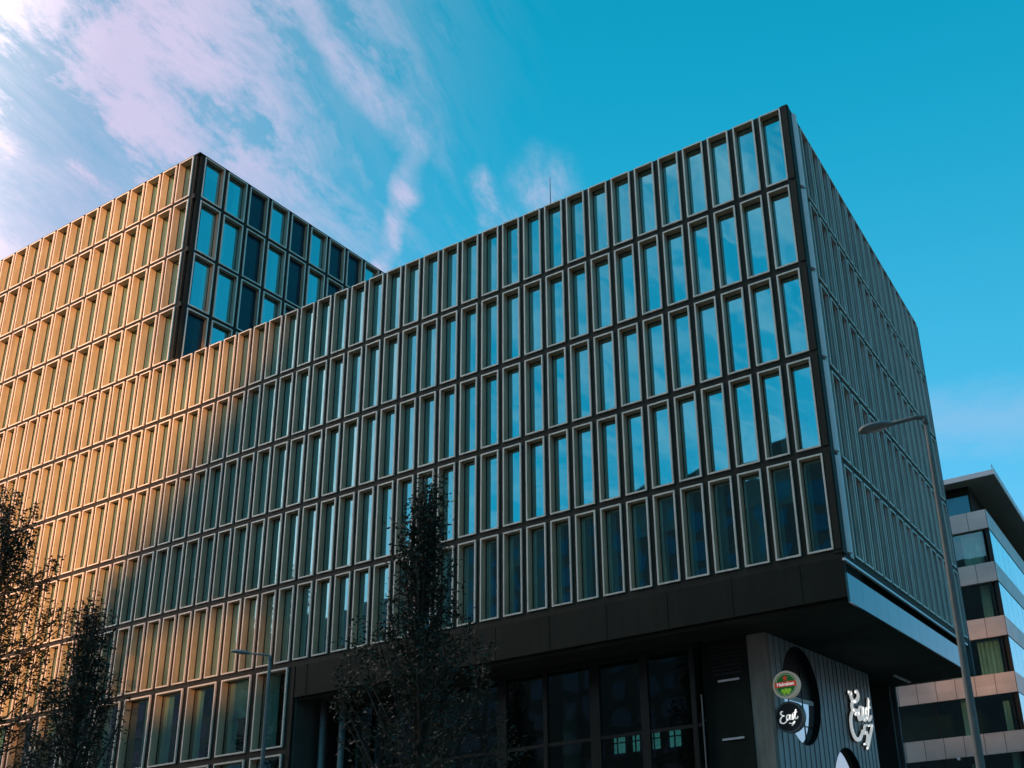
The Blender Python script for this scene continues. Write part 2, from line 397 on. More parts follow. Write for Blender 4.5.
# rear and left walls
rw = MB(); rw.box((XL, D, 0), (-2.4, D + .2, 6.05)); rw.box((XL, D, 6.051), (-16.6, D + .2, 7.6)); rw.box((-12.3, D, 6.051), (-2.4, D + .2, 7.6)); rw.box((-16.599, D, 7.05), (-12.301, D + .2, 7.6)); rw.box((XL, D, 7.601), (SX - .02, D + .2, ROOF - .05)); rw.box((XL - .2, .05, 0), (XL, D + .2, ROOF)); rw.build('wall', M['brick_dark'], block)
# pale rounded corner panels on the side, one per storey
for r in range(5):
    p = MB(); n = 8; pts = []
    for j in range(n + 1):
        t = j / n; pts.append((SX - .11 + .17 * math.sin(math.pi * .5 * t) + .002, .362 + .27 * t ** 1.25))
    z0, z1 = rowB[r] - .02, rowT[r] + .03
    for j in range(n):
        (xa, ya), (xb, yb) = pts[j], pts[j+1]
        p.face([(xa, ya, z0), (xb, yb, z0), (xb, yb, z1), (xa, ya, z1)])
    pts += [(SX + .058, .68), (SX + .003, .70), (SX - .11, .66)]
    for (xa, ya), (xb, yb) in zip(pts[n:-1], pts[n+1:]): p.face([(xa, ya, z0), (xb, yb, z0), (xb, yb, z1), (xa, ya, z1)])
    p.face([(x, y, z1) for x, y in pts]); p.face([(x, y, z0) for x, y in reversed(pts)])
    p.build('corner_panel', M['pale_panel'], block)
g2 = MB(); g2.box((SX - .16, .361, 8.97), (SX - .112, .70, ROOF - .0)); g2.build('corner_backing', M['cladding'], block)
g2 = MB(); g2.box((SX - .14, .702, 8.97), (SX - .02, 1.02, ROOF - .0)); g2.build('corner_backing', M['side_reveal'], block)
# under the windows: fascia, soffit, the side band
f = MB(); f.box((-19.75, .03, 7.72), (SX - .03, .17, 8.84)); f.box((SX - .45, .171, 8.36), (SX - .36, D - .02, 8.95))
for k in range(10): f.box((-19.2 + k * 2.1, .020, 7.72), (-19.185 + k * 2.1, .029, 8.84))
f.build('fascia', M['fascia'], block)
s_ = MB(); s_.box((-19.75, .171, 7.60), (SX - .10, D, 7.715)); s_.box((-19.75, .171, 7.70), (SX-.171, 2.0, 8.9))
s_.build('soffit', M['soffit'], block)
for k in range(12):
    q = MB(); y0 = -.02 + k * 1.235; q.box((SX - .03, y0, 7.55), (SX + .03, y0 + 1.222, 8.36)); q.build('band_panel', M['strip'], block)
tr = MB(); tr.box((SX - .05, -.02, 8.715), (SX + .03, 15.6, 8.78)); tr.build('trim_rail', M['trim'], block)
tr = MB(); tr.box((-1.6, 13.3, 7.54), (-1.5, 15.6, 7.599)); tr.build('soffit_light_strip', M['trim'], block)
# entrance recess under the overhang
GY = 1.66
lob = MB()
for (xa, xb) in ((-19.75,-19.6),(-17.2,-17.05),(-14.6,-14.45),(-11.99,-11.62),(-10.14,-9.98),(-8.34,-7.98),(-6.49,-6.21),(-4.74,-4.58)):
    lob.box((xa, GY, 0), (xb, GY + .14, 7.6))
for z in (2.6, 5.05):
    lob.box((-19.6, GY + .02, z), (-4.45, GY + .12, z + .10))
lob.box((-19.6, GY + .02, 7.42), (-4.45, GY + .12, 7.599)); lob.box((-19.6, GY + .02, 0), (-4.45, GY + .12, .15))
lob.build('lobby_mullions', M['mullion'], block)
xsm = [-19.6,-17.05,-14.45,-11.62,-9.98,-7.98,-6.21,-4.45]
for k in range(len(xsm) - 1):
    pn = MB(); pn.box((xsm[k] - .0 if k else xsm[k], GY + .06, .15), (xsm[k+1] - .01, GY + .075, 7.42)); pn.build('lobby_pane', M['glass_lobby'], block)
for x in (-9.62, -15.6):
    c = MB(); c.tube([(x, 2.5, 0), (x, 2.5, 7.6)], .30, 20); c.build('column', M['steel'], block, True)
for x in (-21.0 + 1.75, -18.3):
    c = MB(); c.tube([(x, .95, 0), (x, .95, 7.6)], .11, 14); c.build('column', M['steel'], block, True)
dp = MB(); dp.box((-4.44, GY + .30, 0), (-2.93, GY + .42, 7.599)); dp.build('service_panel', M['fascia'], block)
lv = MB()
for k in range(8): lv.box((-4.1, GY + .26, 6.5 + k * .125), (-3.1, GY + .30, 6.56 + k * .125))
lv.build('louvre', M['mullion'], block)
for z in (6.30, 4.58):
    t_ = MB(); t_.box((-3.92, GY + .24, z), (-3.22, GY + .299, z + .06)); t_.build('panel_light', M['pale_panel'], block)
ht = MB(); ht.tube([(-4.30, 1.50, .2), (-4.30, 1.50, 5.95)], .025, 8); ht.tube([(-4.30,1.5,5.2),(-4.30,1.66,5.2)], .02, 6, cap=False); ht.tube([(-4.30,1.5,1.2),(-4.30,1.66,1.2)], .02, 6, cap=False)
ht.build('pull_bar', M['steel'], block)
# lobby interior: floor, back wall with a row of windows to the sky behind
li = MB()
li.box((-20.0, GY + .2, .0), (-2.5, D - .35, .04)); li.box((-20.05, .171, 0), (-19.76, D - .35, 9.0))
zz = [(0, 6.15), (6.95, 7.59)]
for a, c_ in zz: li.box((-20.0, D - .60, a), (-2.5, D - .40, c_))
xx = -20.0
for xa, xb in ((-16.4,-15.5),(-15.2,-14.7),(-14.3,-13.6),(-13.2,-12.5)):
    li.box((xx, D - .60, 6.15), (xa, D - .40, 6.95)); xx = xb
li.box((xx, D - .60, 6.15), (-2.5, D - .40, 6.95))
rp = MB()
for xa, xb in ((-16.4,-15.5),(-15.2,-14.7),(-14.3,-13.6),(-13.2,-12.5)):
    rp.box((xa, D - .52, 6.15), (xb, D - .50, 6.95)); li.box(((xa + xb)/2 - .03, D - .58, 6.15), ((xa + xb)/2 + .03, D - .53, 6.95)); li.box((xa, D - .57, 6.62), (xb, D - .535, 6.67))
rp.build('rear_pane', M['glass_wide'], block)
li.box((-20.0, 3.2, 5.0), (-11.9, D - .7, 5.12)); li.build('lobby_interior', M['room'], block)
# stone pier and boarded side wall with two round openings
pr = MB(); pr.box((-2.92, 2.0, 0), (-2.312, 2.55, 7.598)); pr.build('pier', M['concrete'], block)
WX = -2.3
def ell(cy, cz, a, b_, n=56): return [(cy + a * math.cos(2*math.pi*k/n), cz + b_ * math.sin(2*math.pi*k/n)) for k in range(n)]
ovals = [(4.62, 5.98, 1.62, 1.55), (8.45, 2.9, 1.70, 1.68)]
outer = [(2.25, 0), (12.2, 0), (12.2, 7.597), (2.25, 7.597)]
loops = [outer] + [list(reversed(ell(*o))) for o in ovals]
tri = tessellate_polygon([[Vector((WX, p[0], p[1])) for p in lp] for lp in loops])
flat = [p for lp in loops for p in lp]
w_ = MB(); w_.v = [(WX, p[0], p[1]) for p in flat]; w_.f = [tuple(t) for t in tri]; w_.m = [0] * len(tri)
w_.face([(WX, 12.2, 0), (WX - .4, 12.2, 0), (WX - .4, 12.2, 7.597), (WX, 12.2, 7.597)])
wo = w_.build('boarded_wall', M['boards'], block)
# upright seams standing 25 mm proud, cut where the round openings are
sm = MB(); y = 2.62
while y < 12.15:
    cuts = []
    for cy, cz, a, b_ in ovals:
        if abs(y - cy) < a + .02:
            h = b_ * math.sqrt(max(0, 1 - min(1, ((y - cy) / a)) ** 2)) + .01; cuts.append((cz - h, cz + h))
    cuts.sort(); z = 0
    for c0, c1 in cuts + [(7.59, 9)]:
        if c0 > z: sm.box((WX + .002, y - .010, z), (WX + .02, y + .010, min(c0, 7.59)))
        z = max(z, c1)
    y += .44
sm.build('board_seams', M['steel'], wo)
for idx, (cy, cz, a, b_) in enumerate(ovals):
    e = ell(cy, cz, a, b_); rv_ = MB(); n = len(e)
    for k in range(n):
        (ya, za), (yb, zb) = e[k], e[(k+1) % n]
        rv_.face([(WX + .012, ya, za), (WX + .012, yb, zb), (WX - .22, yb, zb), (WX - .22, ya, za)])
    ro = rv_.build('round_window', M['mullion'], block)
    lim = 5.97 if idx == 0 else 99
    low = [p for p in e if p[1] <= lim]
    if idx == 0: low = sorted([p for p in low if p[0] < cy], key=lambda p: -p[1]) + sorted([p for p in low if p[0] >= cy], key=lambda p: p[1])
    pn = MB(); pn.face([(WX - .20, p[0], p[1]) for p in low]); pn.build('pane', M['glass_mirror'], ro)
    if idx == 0:
        up_ = [p for p in e if p[1] > lim]; up_ = sorted([p for p in up_ if p[0] < cy], key=lambda p: p[1]) + sorted([p for p in up_ if p[0] >= cy], key=lambda p: -p[1])
        hd_ = MB(); hd_.face([(WX - .198, p[0], p[1]) for p in up_]); hd_.build('head_panel', M['mullion'], ro)
    bl = MB()
    if idx == 0:
        bl.box((WX - .25, cy - 1.9, cz - 1.7), (WX - .23, cy + 1.9, 5.97)); bl.build('blind', M['blind'], ro)
        bb = MB(); bb.box((WX - .202, cy - 1.3, 5.06), (WX - .18, cy + 1.35, 5.09)); bb.box((WX - .202, cy + .48, 4.45), (WX - .18, cy + .51, 7.4)); bb.build('glazing_bar', M['mullion'], ro)
        dk = MB(); dk.box((WX - .9, cy - 2, cz - 1.8), (WX - .88, cy + 2, 7.59)); dk.build('room_lining', M['room'], ro)
    else:
        bl.box((WX - .25, cy - 1.9, cz - 1.8), (WX - .23, 8.05, cz + 1.7)); bl.build('blind', M['blind'], ro)
        b2_ = MB(); b2_.box((WX - .25, 8.06, cz - 1.8), (WX - .231, cy + 1.9, cz + 1.7)); b2_.build('blind', M['terracotta'], ro)

# ------------------------------------------------------------------ the tower
tower = thing('tower_building', 'taller sunlit block with wider windows rising at the left of the roofline', 'building', (0, 0, 0))
TX = -29.0; TXL = -52.0; TROOF = 35.69; PT = 1.25; WT = 1.05
tT = [35.70, 33.13, 30.11, 27.09]; tB = [33.32, 30.28, 27.26, 24.275]
tt = [WinType(WT, tT[r] - tB[r], .34, .06, 'glass', 8, 101 + r) for r in range(4)]
ts = [WinType(1.12, tT[r] - tB[r], .26, .06, 'glass', 8, 121 + r) for r in range(4)]
wins = []
navy = {2, 4, 6, 7, 9, 10}
for r in range(4):
    for k in range(18): wins.append((tt[r], FRONT(-30.5 - PT * k, tB[r]), rv.randrange(99), False))
    for k in range(12):
        nv = k in navy or (k == 0 and r == 3)
        wins.append((ts[r], SIDE(.35 + 1.317 * k, tB[r], TX), rv.randrange(99), nv))
lay_windows(tower, wins)
g = MB()
bands = [(tT[0], TROOF)] + [(tT[r+1], tB[r]) for r in range(3)] + [(24.21, tB[3])]
for a, b_ in bands:
    g.box((TXL, T, a - .03), (TX - .08, T + .12, b_ + .03)); g.box((TX - T - .12, .17, a - .03), (TX - T, 16, b_ + .03))
for k in range(19):
    x = -30.5 - PT * k + WT; g.box((x - .03, T + .003, 24.22), (x + PT - WT + .03, T + .11, TROOF - .01))
for k in range(13):
    y = .35 + 1.317 * k - .197; g.box((TX - T - .11, y - .03 if k else .171, 24.22), (TX - T - .003, y + .197 + .03, TROOF - .01))
cg = MB(); cg.box((-29.449, .32, 24.22), (TX - .001, .45, TROOF + .02)); cg.build('corner_post', M['navy'], tower)
g.box((TXL, 15.9, 24.3), (TX - .2, 16.1, TROOF)); g.box((TXL - .2, .05, 24.3), (TXL, 16.1, TROOF))
g.build('wall', M['cladding'], tower)
b = MB(); b.box((TXL, 1.5, 24.3), (TX - 1.5, 15.8, TROOF - .02))
for r in range(4): b.box((TXL, .175, tB[r] - .1 if r < 3 else tB[r] - .0), (TX - .175, 1.5, tB[r] + .03)); b.box((TX - 1.5, 1.501, tB[r] - .1 if r < 3 else tB[r]), (TX - .175, 15.8, tB[r] + .03))
b.box((TXL, .175, tT[0]), (TX - .175, 15.8, TROOF - .015))
for k in range(0, 18, 2): b.box((-30.5 - PT * k - .15, .38, 24.3), (-30.5 - PT * k - .05, 1.5, TROOF - .03))
for k in range(1, 12, 2): b.box((TX - 1.5, .35 + 1.317 * k - .14, 24.3), (TX - .30, .35 + 1.317 * k - .05, TROOF - .03))
b.build('room_lining', M['room'], tower)
en = MB()
for r in range(4): en.box((-29.447, .001, tB[r] - .02), (-29.405, .319, tT[r] + .01))
en.build('corner_panel', M['strip'], tower)
r_ = MB(); r_.box((TXL, .012, TROOF + .012), (TX + .012, 16.1, TROOF + .06)); r_.build('roof', M['cladding'], tower)

# ------------------------------------------------------------------ mast, room lamp
mast = thing('roof_mast', 'thin dark antenna rod standing on the roof edge above the middle windows', 'antenna', (-8.95, 1.0, ROOF + .10))
m_ = MB(); m_.tube([(0,0,0),(0,0,2.05)], [.022,.012], 6); m_.build('rod', M['mullion'], mast)
m_ = MB(); m_.box((-.12,-.12,0),(.12,.12,.03)); m_.build('foot_plate', M['steel'], mast)
rl = thing('table_lamp', 'small glowing orange lamp standing behind a lowest row window', 'lamp', (-4.90, .34, rowB[4] + .056))
m_ = MB(); m_.tube([(0,0,0),(0,0,.02),(0,0,.03),(0,0,.28)], [.07,.07,.015,.012], 10); m_.build('stand', M['steel'], rl)
m_ = MB(); m_.tube([(0,0,.26),(0,0,.58)], [.065,.04], 14); m_.build('lamp_shade', M['warm_bulb'], rl)

# ------------------------------------------------------------------ signs
def disc(mb, r, y0, y1, n=40, m=0, cz=0, cx=0):
    f0 = [(cx + r*math.cos(2*math.pi*k/n), y0, cz + r*math.sin(2*math.pi*k/n)) for k in range(n)]
    f1 = [(x, y1, z) for x, y, z in f0]
    mb.face(list(reversed(f0)), m); mb.face(f1, m)
    for k in range(n):
        k2 = (k+1) % n; mb.face([f0[k], f0[k2], f1[k2], f1[k]], m)
def annulus(mb, r0, r1, y0, y1, n=40):
    for k in range(n):
        a0, a1 = 2*math.pi*k/n, 2*math.pi*(k+1)/n
        P = lambda r, a, y: (r*math.cos(a), y, r*math.sin(a))
        mb.face([P(r0,a0,y0),P(r0,a1,y0),P(r1,a1,y0),P(r1,a0,y0)]); mb.face([P(r1,a0,y0),P(r1,a1,y0),P(r1,a1,y1),P(r1,a0,y1)])
        mb.face([P(r0,a1,y0),P(r0,a0,y0),P(r0,a0,y1),P(r0,a1,y1)]); mb.face([P(r1,a0,y1),P(r1,a1,y1),P(r0,a1,y1),P(r0,a0,y1)])
def ribbon(mb, pts, w, y0, y1, m=0):
    """a pen stroke: flat round-ended ribbon in x,z with thickness y0..y1"""
    sp = []
    P = [Vector(p) for p in pts]
    for k in range(len(P) - 1):
        p0, p1, p2, p3 = P[max(k-1,0)], P[k], P[k+1], P[min(k+2,len(P)-1)]
        for j in range(6):
            t = j / 6
            sp.append(.5*((2*p1)+(p2-p0)*t+(2*p0-5*p1+4*p2-p3)*t*t+(3*p1-p0-3*p2+p3)*t**3))
    sp.append(P[-1]); L_, R_ = [], []
    for k, p in enumerate(sp):
        d = (sp[min(k+1,len(sp)-1)] - sp[max(k-1,0)])
        if d.length < 1e-6: d = Vector((1,0))
        d.normalize(); n = Vector((-d.y, d.x)); t = k / (len(sp)-1)
        ww = w * (.55 + .45 * math.sin(math.pi * min(1, max(0, t * .9 + .05)))) * (.85 + .3 * abs(d.y))
        L_.append(p + n*ww/2); R_.append(p - n*ww/2)
    for k in range(len(sp)-1):
        q = [L_[k], L_[k+1], R_[k+1], R_[k]]
        mb.face([(v.x, y0, v.y) for v in q], m)
        mb.face([(v.x, y1, v.y) for v in reversed(q)], m)
        mb.face([(L_[k].x,y0,L_[k].y),(L_[k].x,y1,L_[k].y),(L_[k+1].x,y1,L_[k+1].y),(L_[k+1].x,y0,L_[k+1].y)], m)
        mb.face([(R_[k+1].x,y0,R_[k+1].y),(R_[k+1].x,y1,R_[k+1].y),(R_[k].x,y1,R_[k].y),(R_[k].x,y0,R_[k].y)], m)
def text_mesh(body, size, mat, parent, name, loc, depth=.01, spacing=1.0, sx=1.0):
    c = bpy.data.curves.new(name, 'FONT'); c.body = body; c.size = size; c.extrude = depth; c.align_x = 'CENTER'; c.align_y = 'CENTER'; c.space_character = spacing; c.offset = size * .018
    o = bpy.data.objects.new('tmp', c); col.objects.link(o)
    me = bpy.data.meshes.new_from_object(o.evaluated_get(bpy.context.evaluated_depsgraph_get()))
    bpy.data.objects.remove(o); me.materials.clear(); me.materials.append(mat)
    q = link(name, me, parent); q.location = loc; q.rotation_euler = (R(90), 0, 0); q.scale = (sx, 1, 1)
    return q
def bracket(parent, z, x0):
    m_ = MB(); m_.box((x0, .02, z - .015), (x0 + .42, .06, z + .015)); m_.box((x0 - .0, -.03, z - .09), (x0 + .02, .11, z + .09)); m_.build('bracket', M['mullion'], parent)
# upper sign
s1 = thing('hanging_sign', 'round green beer sign with red star and white lettering, hung above the black sign', 'sign', (-1.90, 2.30, 6.0), 'round blade signs on the corner pier')
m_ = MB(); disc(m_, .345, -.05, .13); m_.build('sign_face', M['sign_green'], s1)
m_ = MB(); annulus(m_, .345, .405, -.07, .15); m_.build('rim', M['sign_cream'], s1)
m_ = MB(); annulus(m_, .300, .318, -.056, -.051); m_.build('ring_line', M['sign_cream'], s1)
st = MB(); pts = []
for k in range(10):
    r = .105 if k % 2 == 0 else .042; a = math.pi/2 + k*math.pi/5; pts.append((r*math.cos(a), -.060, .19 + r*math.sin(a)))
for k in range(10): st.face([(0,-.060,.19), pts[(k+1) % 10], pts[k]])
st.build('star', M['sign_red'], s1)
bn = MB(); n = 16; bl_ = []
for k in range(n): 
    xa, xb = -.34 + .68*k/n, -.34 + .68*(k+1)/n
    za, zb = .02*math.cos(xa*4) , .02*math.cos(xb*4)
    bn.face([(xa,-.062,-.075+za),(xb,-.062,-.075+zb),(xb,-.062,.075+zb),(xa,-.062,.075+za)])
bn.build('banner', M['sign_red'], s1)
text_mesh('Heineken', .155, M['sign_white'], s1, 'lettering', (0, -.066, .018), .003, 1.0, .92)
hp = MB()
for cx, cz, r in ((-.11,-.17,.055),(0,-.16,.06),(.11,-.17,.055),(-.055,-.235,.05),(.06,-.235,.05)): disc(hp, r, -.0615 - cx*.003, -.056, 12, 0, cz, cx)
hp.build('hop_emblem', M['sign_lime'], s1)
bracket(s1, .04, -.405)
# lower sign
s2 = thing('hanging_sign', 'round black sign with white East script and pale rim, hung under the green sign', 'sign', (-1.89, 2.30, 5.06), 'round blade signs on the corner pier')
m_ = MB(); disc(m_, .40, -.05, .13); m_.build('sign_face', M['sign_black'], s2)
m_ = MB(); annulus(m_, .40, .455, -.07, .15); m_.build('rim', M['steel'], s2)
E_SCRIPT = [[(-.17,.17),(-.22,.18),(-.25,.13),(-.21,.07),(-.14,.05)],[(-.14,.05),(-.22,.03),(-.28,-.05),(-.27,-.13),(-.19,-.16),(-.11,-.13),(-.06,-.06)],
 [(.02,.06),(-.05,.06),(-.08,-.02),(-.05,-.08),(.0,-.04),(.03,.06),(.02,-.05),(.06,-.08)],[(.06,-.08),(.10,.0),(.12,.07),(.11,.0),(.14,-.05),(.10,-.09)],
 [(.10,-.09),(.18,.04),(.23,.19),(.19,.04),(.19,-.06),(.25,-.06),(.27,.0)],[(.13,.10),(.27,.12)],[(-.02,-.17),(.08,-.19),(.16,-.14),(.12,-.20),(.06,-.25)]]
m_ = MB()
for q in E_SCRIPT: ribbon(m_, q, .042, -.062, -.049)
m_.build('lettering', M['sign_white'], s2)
bracket(s2, .03, -.405)
m_ = MB(); m_.tube([(0,.04,.455),(0,.04,.545)], .018, 6); m_.build('link_rod', M['mullion'], s2)
# big lettering on the boarded wall: coordinates are y, z on the wall
BIG = {
'E':[(9.07,6.56),(9.17,6.5),(9.31,6.55),(9.3,6.39),(9.42,6.29),(9.73,6.28),(10.05,6.41),(10.17,6.57),(10.02,6.68),(9.87,6.63)],
'E2':[(9.66,6.27),(9.32,6.17),(9.25,6.04),(9.36,5.94),(9.65,5.94),(9.88,5.89),(9.76,5.81),(9.55,5.81)],
'E3':[(9.36,5.94),(9.09,5.76),(8.93,5.55),(8.92,5.27),(9.06,5.04),(9.32,4.91),(9.67,4.93),(10.01,5.11),(10.15,5.26)],
'a':[(10.43,6.13),(10.21,6.13),(10.01,5.97),(9.89,5.75),(9.98,5.64),(10.21,5.74),(10.41,5.96),(10.54,6.14),(10.37,5.79),(10.46,5.67)],
's':[(10.46,5.67),(10.72,5.9),(10.86,6.12),(10.73,5.99),(10.82,5.87),(10.79,5.74),(10.62,5.66),(10.49,5.68)],
't':[(10.79,5.74),(11.04,5.93),(11.38,6.54),(11.1,5.94),(11.12,5.72),(11.35,5.79),(11.51,5.91)],
't2':[(10.99,6.15),(11.51,6.23)],
'5':[(10.92,5.51),(10.5,5.45),(10.36,5.18),(10.58,5.24),(10.71,5.15),(10.59,4.94),(10.37,4.8),(10.17,4.79)],
'7':[(11.0,5.5),(11.45,5.56),(11.23,5.31),(10.89,5.0),(10.64,4.74),(10.47,4.65)]}
big = thing('wall_lettering', 'large white East 57 script lettering fixed to the grey boarded wall', 'sign', (WX, 10.1, 5.6))
wt = MB(); bk = MB()
for k, q in BIG.items():
    q2 = [(a - 10.1, z - 5.6) for a, z in q]
    wd = .155 if k[0] == 'E' else .11
    ribbon(wt, q2, wd, -.16, -.10); ribbon(bk, q2, wd * .9, -.098, -.035)
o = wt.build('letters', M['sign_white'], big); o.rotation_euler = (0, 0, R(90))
o = bk.build('backing', M['letter_side'], big); o.rotation_euler = (0, 0, R(90))

# ------------------------------------------------------------------ street lamps
def street_lamp(label, base, top, tip, r0, r1):
    t = thing('street_lamp', label, 'street lamp', base, 'street lamps on the pavement')
    B_ = Vector(base); P_ = [Vector(top) - B_, Vector(tip) - B_]
    top_, tip_ = P_
    m_ = MB(); n = 9
    m_.tube([top_ * (k / n) for k in range(n + 1)], [r0 + (r1 - r0) * (k / n) for k in range(n + 1)], 14); m_.build('pole', M['lamp_metal'], t, True)
    m_ = MB(); m_.tube([(0,0,0),(0,0,.9),(0,0,.95)], [r0*1.35, r0*1.35, r0], 14); m_.build('base_sleeve', M['lamp_metal'], t, True)
    d = (tip_ - top_); L_ = d.length; d.normalize()
    m_ = MB(); m_.tube([top_ + Vector((0,0,-.14)), top_ + Vector((0,0,-.02)), top_ + d * .12 + Vector((0,0,.012)), top_ + d * (L_ - .3)], [r1*1.1, r1*1.0, .034, .030], 10); m_.build('arm', M['lamp_metal'], t, True)
    m_ = MB(); m_.box((-r1-.02, -.05, top_.z*.16), (r1+.02, .05, top_.z*.16+.32)) ; m_.v = [(x + top_.x*.2, y + top_.y*.2, z) for x, y, z in m_.v]
    # elongated head: flat underside, domed top
    hd = MB(); ns, nr = 12, 14; side = d.cross(Vector((0,0,1))).normalized(); upv = side.cross(d).normalized(); rings = []
    HL = .52 * L_
    for k in range(ns + 1):
        s = k / ns; pf = max(0, 1 - abs(2*s - 1.06) ** 2.6) if s < .999 else 0; ww = .115 * pf ** .6 + .020; hh = .062 * pf ** .7 + .020
        c = tip_ - d * (HL * (1 - s)) 
        ring_ = []
        for j in range(nr):
            a = 2 * math.pi * j / nr; ring_.append(tuple(c + side * ww * math.cos(a) + upv * hh * (math.sin(a) * (1 if math.sin(a) > 0 else .55))))
        rings.append(ring_)
    hd.v = [p for rg in rings for p in rg]
    for k in range(ns):
        for j in range(nr):
            hd.f.append((k*nr+j, k*nr+(j+1) % nr, (k+1)*nr+(j+1) % nr, (k+1)*nr+j)); hd.m.append(0)
    hd.f.append(tuple(range(nr))); hd.m.append(0); hd.f.append(tuple(ns*nr + j for j in range(nr))); hd.m.append(0)
    ho = hd.build('lamp_head', M['lamp_head'], t, True)
    df = MB(); c = tip_ - d * (HL*.52)
    q = [c]
    df.tube([c - d*.14 - upv*.032, c + d*.14 - upv*.032], [.03,.028], 10); df.build('diffuser', M['lamp_glass'], ho, True)
    return t
street_lamp('tall grey street lamp leaning before the right end of the building', (5.72, -10.66, .13), (5.80, -10.92, 7.42), (4.87, -11.25, 7.29), .072, .034)
street_lamp('slim grey street lamp standing before the wide ground floor windows', (-16.85, -3.42, .13), (-16.92, -3.42, 8.31), (-18.02, -4.0, 8.54), .095, .045)

# ------------------------------------------------------------------ trees
def leaf(mb, p, s, rnd):
    a = rnd.uniform(0, 2*math.pi); t = rnd.uniform(-1, 1)
    u = Vector((math.cos(a), math.sin(a), t * .9)).normalized(); v = u.cross(Vector((rnd.uniform(-1,1), rnd.uniform(-1,1), rnd.uniform(-1,1)))).normalized()
    w = s * rnd.uniform(.35, .55)
    mb.face([p - u*s*.5, p + v*w*.5, p + u*s*.55, p - v*w*.5])
def tree(label, base, H, prof, nl, seed, spires, leafs=.13, clear=2.2):
    """upright narrow crown: steep limbs of uneven length, each carrying leaf clumps"""
    rnd = random.Random(seed); t = thing('tree', label, 'tree', base, 'narrow upright street trees')
    tk = MB(); wob = [Vector((rnd.uniform(-.08,.08)*k*.25, rnd.uniform(-.08,.08)*k*.25, H*.97*k/8)) for k in range(9)]
    tk.tube(wob, [.17*(1 - k/8.6) + .012 for k in range(9)], 9); to = tk.build('trunk', M['bark'], t, True)
    lm = MB(); cr = MB(); tips = []
    def trunk_at(z):
        q = max(0, min(7.99, z / (H*.97) * 8)); i = int(q); return wob[i].lerp(wob[i+1], q - i)
    n = spires
    for k in range(n):
        z0 = clear + (H*.86 - clear) * (k / n) ** .9 + rnd.uniform(-.2, .2)
        a = k * 2.4 + rnd.uniform(-.4, .4); p0 = trunk_at(z0)
        out = prof(min(.97, (z0 + 1.2) / H)) * rnd.uniform(.55, 1.2); rise = rnd.uniform(1.2, 2.9) * (1 - .45 * z0 / H)
        p1 = p0 + Vector((math.cos(a)*out*.55, math.sin(a)*out*.55, rise*.35)); p2 = p0 + Vector((math.cos(a)*out, math.sin(a)*out, rise)); p3 = p2 + Vector((math.cos(a)*.10*rnd.uniform(-1,2), math.sin(a)*.1, rnd.uniform(.35,.95)))
        if p3.z > H: p3.z = H
        lm.tube([p0, p1, p2, p3], [.05*(1-.5*z0/H), .034*(1-.4*z0/H), .018, .006], 5, cap=False)
        tips.append((p0, p1, p2, p3))
    tips.append((wob[5], wob[6], wob[7], wob[8] + Vector((0, 0, H*.03))))
    lens = [((p1-p0).length + (p2-p1).length + (p3-p2).length) for p0, p1, p2, p3 in tips]; tot = sum(lens)
    for (p0, p1, p2, p3), ln_ in zip(tips, lens):
        k = 0; per = nl * ln_ / tot; lush = rnd.uniform(.75, 1.2)
        while k < per * lush:
            s = rnd.random() ** .85
            c = p0.lerp(p1, s*3) if s < 1/3 else (p1.lerp(p2, s*3-1) if s < 2/3 else p2.lerp(p3, s*3-2))
            sp = .22 * (1 - .65 * s) + .05
            c = c + Vector((rnd.gauss(0, sp), rnd.gauss(0, sp), rnd.gauss(0, sp*1.3)))
            for _ in range(rnd.randint(5, 10)):
                leaf(cr, c + Vector((rnd.gauss(0,.075), rnd.gauss(0,.075), rnd.gauss(0,.10))), leafs * rnd.uniform(.65, 1.25), rnd); k += 1
    lm.build('limbs', M['bark'], to, True)
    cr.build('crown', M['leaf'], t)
def pw(tab):
    def f(x):
        for (a, b), (c, d) in zip(tab[:-1], tab[1:]):
            if a <= x <= c: return b + (d - b) * (x - a) / (c - a)
        return tab[-1][1]
    return f
prA = pw([(0,1.4),(.3,1.9),(.46,1.6),(.58,.98),(.7,.68),(.84,.42),(.93,.14),(1,.03)])
prB = lambda s: 2.0 * max(.05, 1 - s) ** .6
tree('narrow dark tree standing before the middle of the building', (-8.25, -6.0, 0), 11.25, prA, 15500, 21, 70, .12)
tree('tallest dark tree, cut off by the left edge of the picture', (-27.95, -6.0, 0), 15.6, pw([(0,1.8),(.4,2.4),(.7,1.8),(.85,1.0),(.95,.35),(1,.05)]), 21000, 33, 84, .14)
tree('short dark tree between the tallest tree and the slim lamp', (-18.75, -8.0, 0), 9.15, pw([(0,1.0),(.4,1.2),(.6,.85),(.8,.45),(.95,.18),(1,.04)]), 10500, 45, 56, .11)

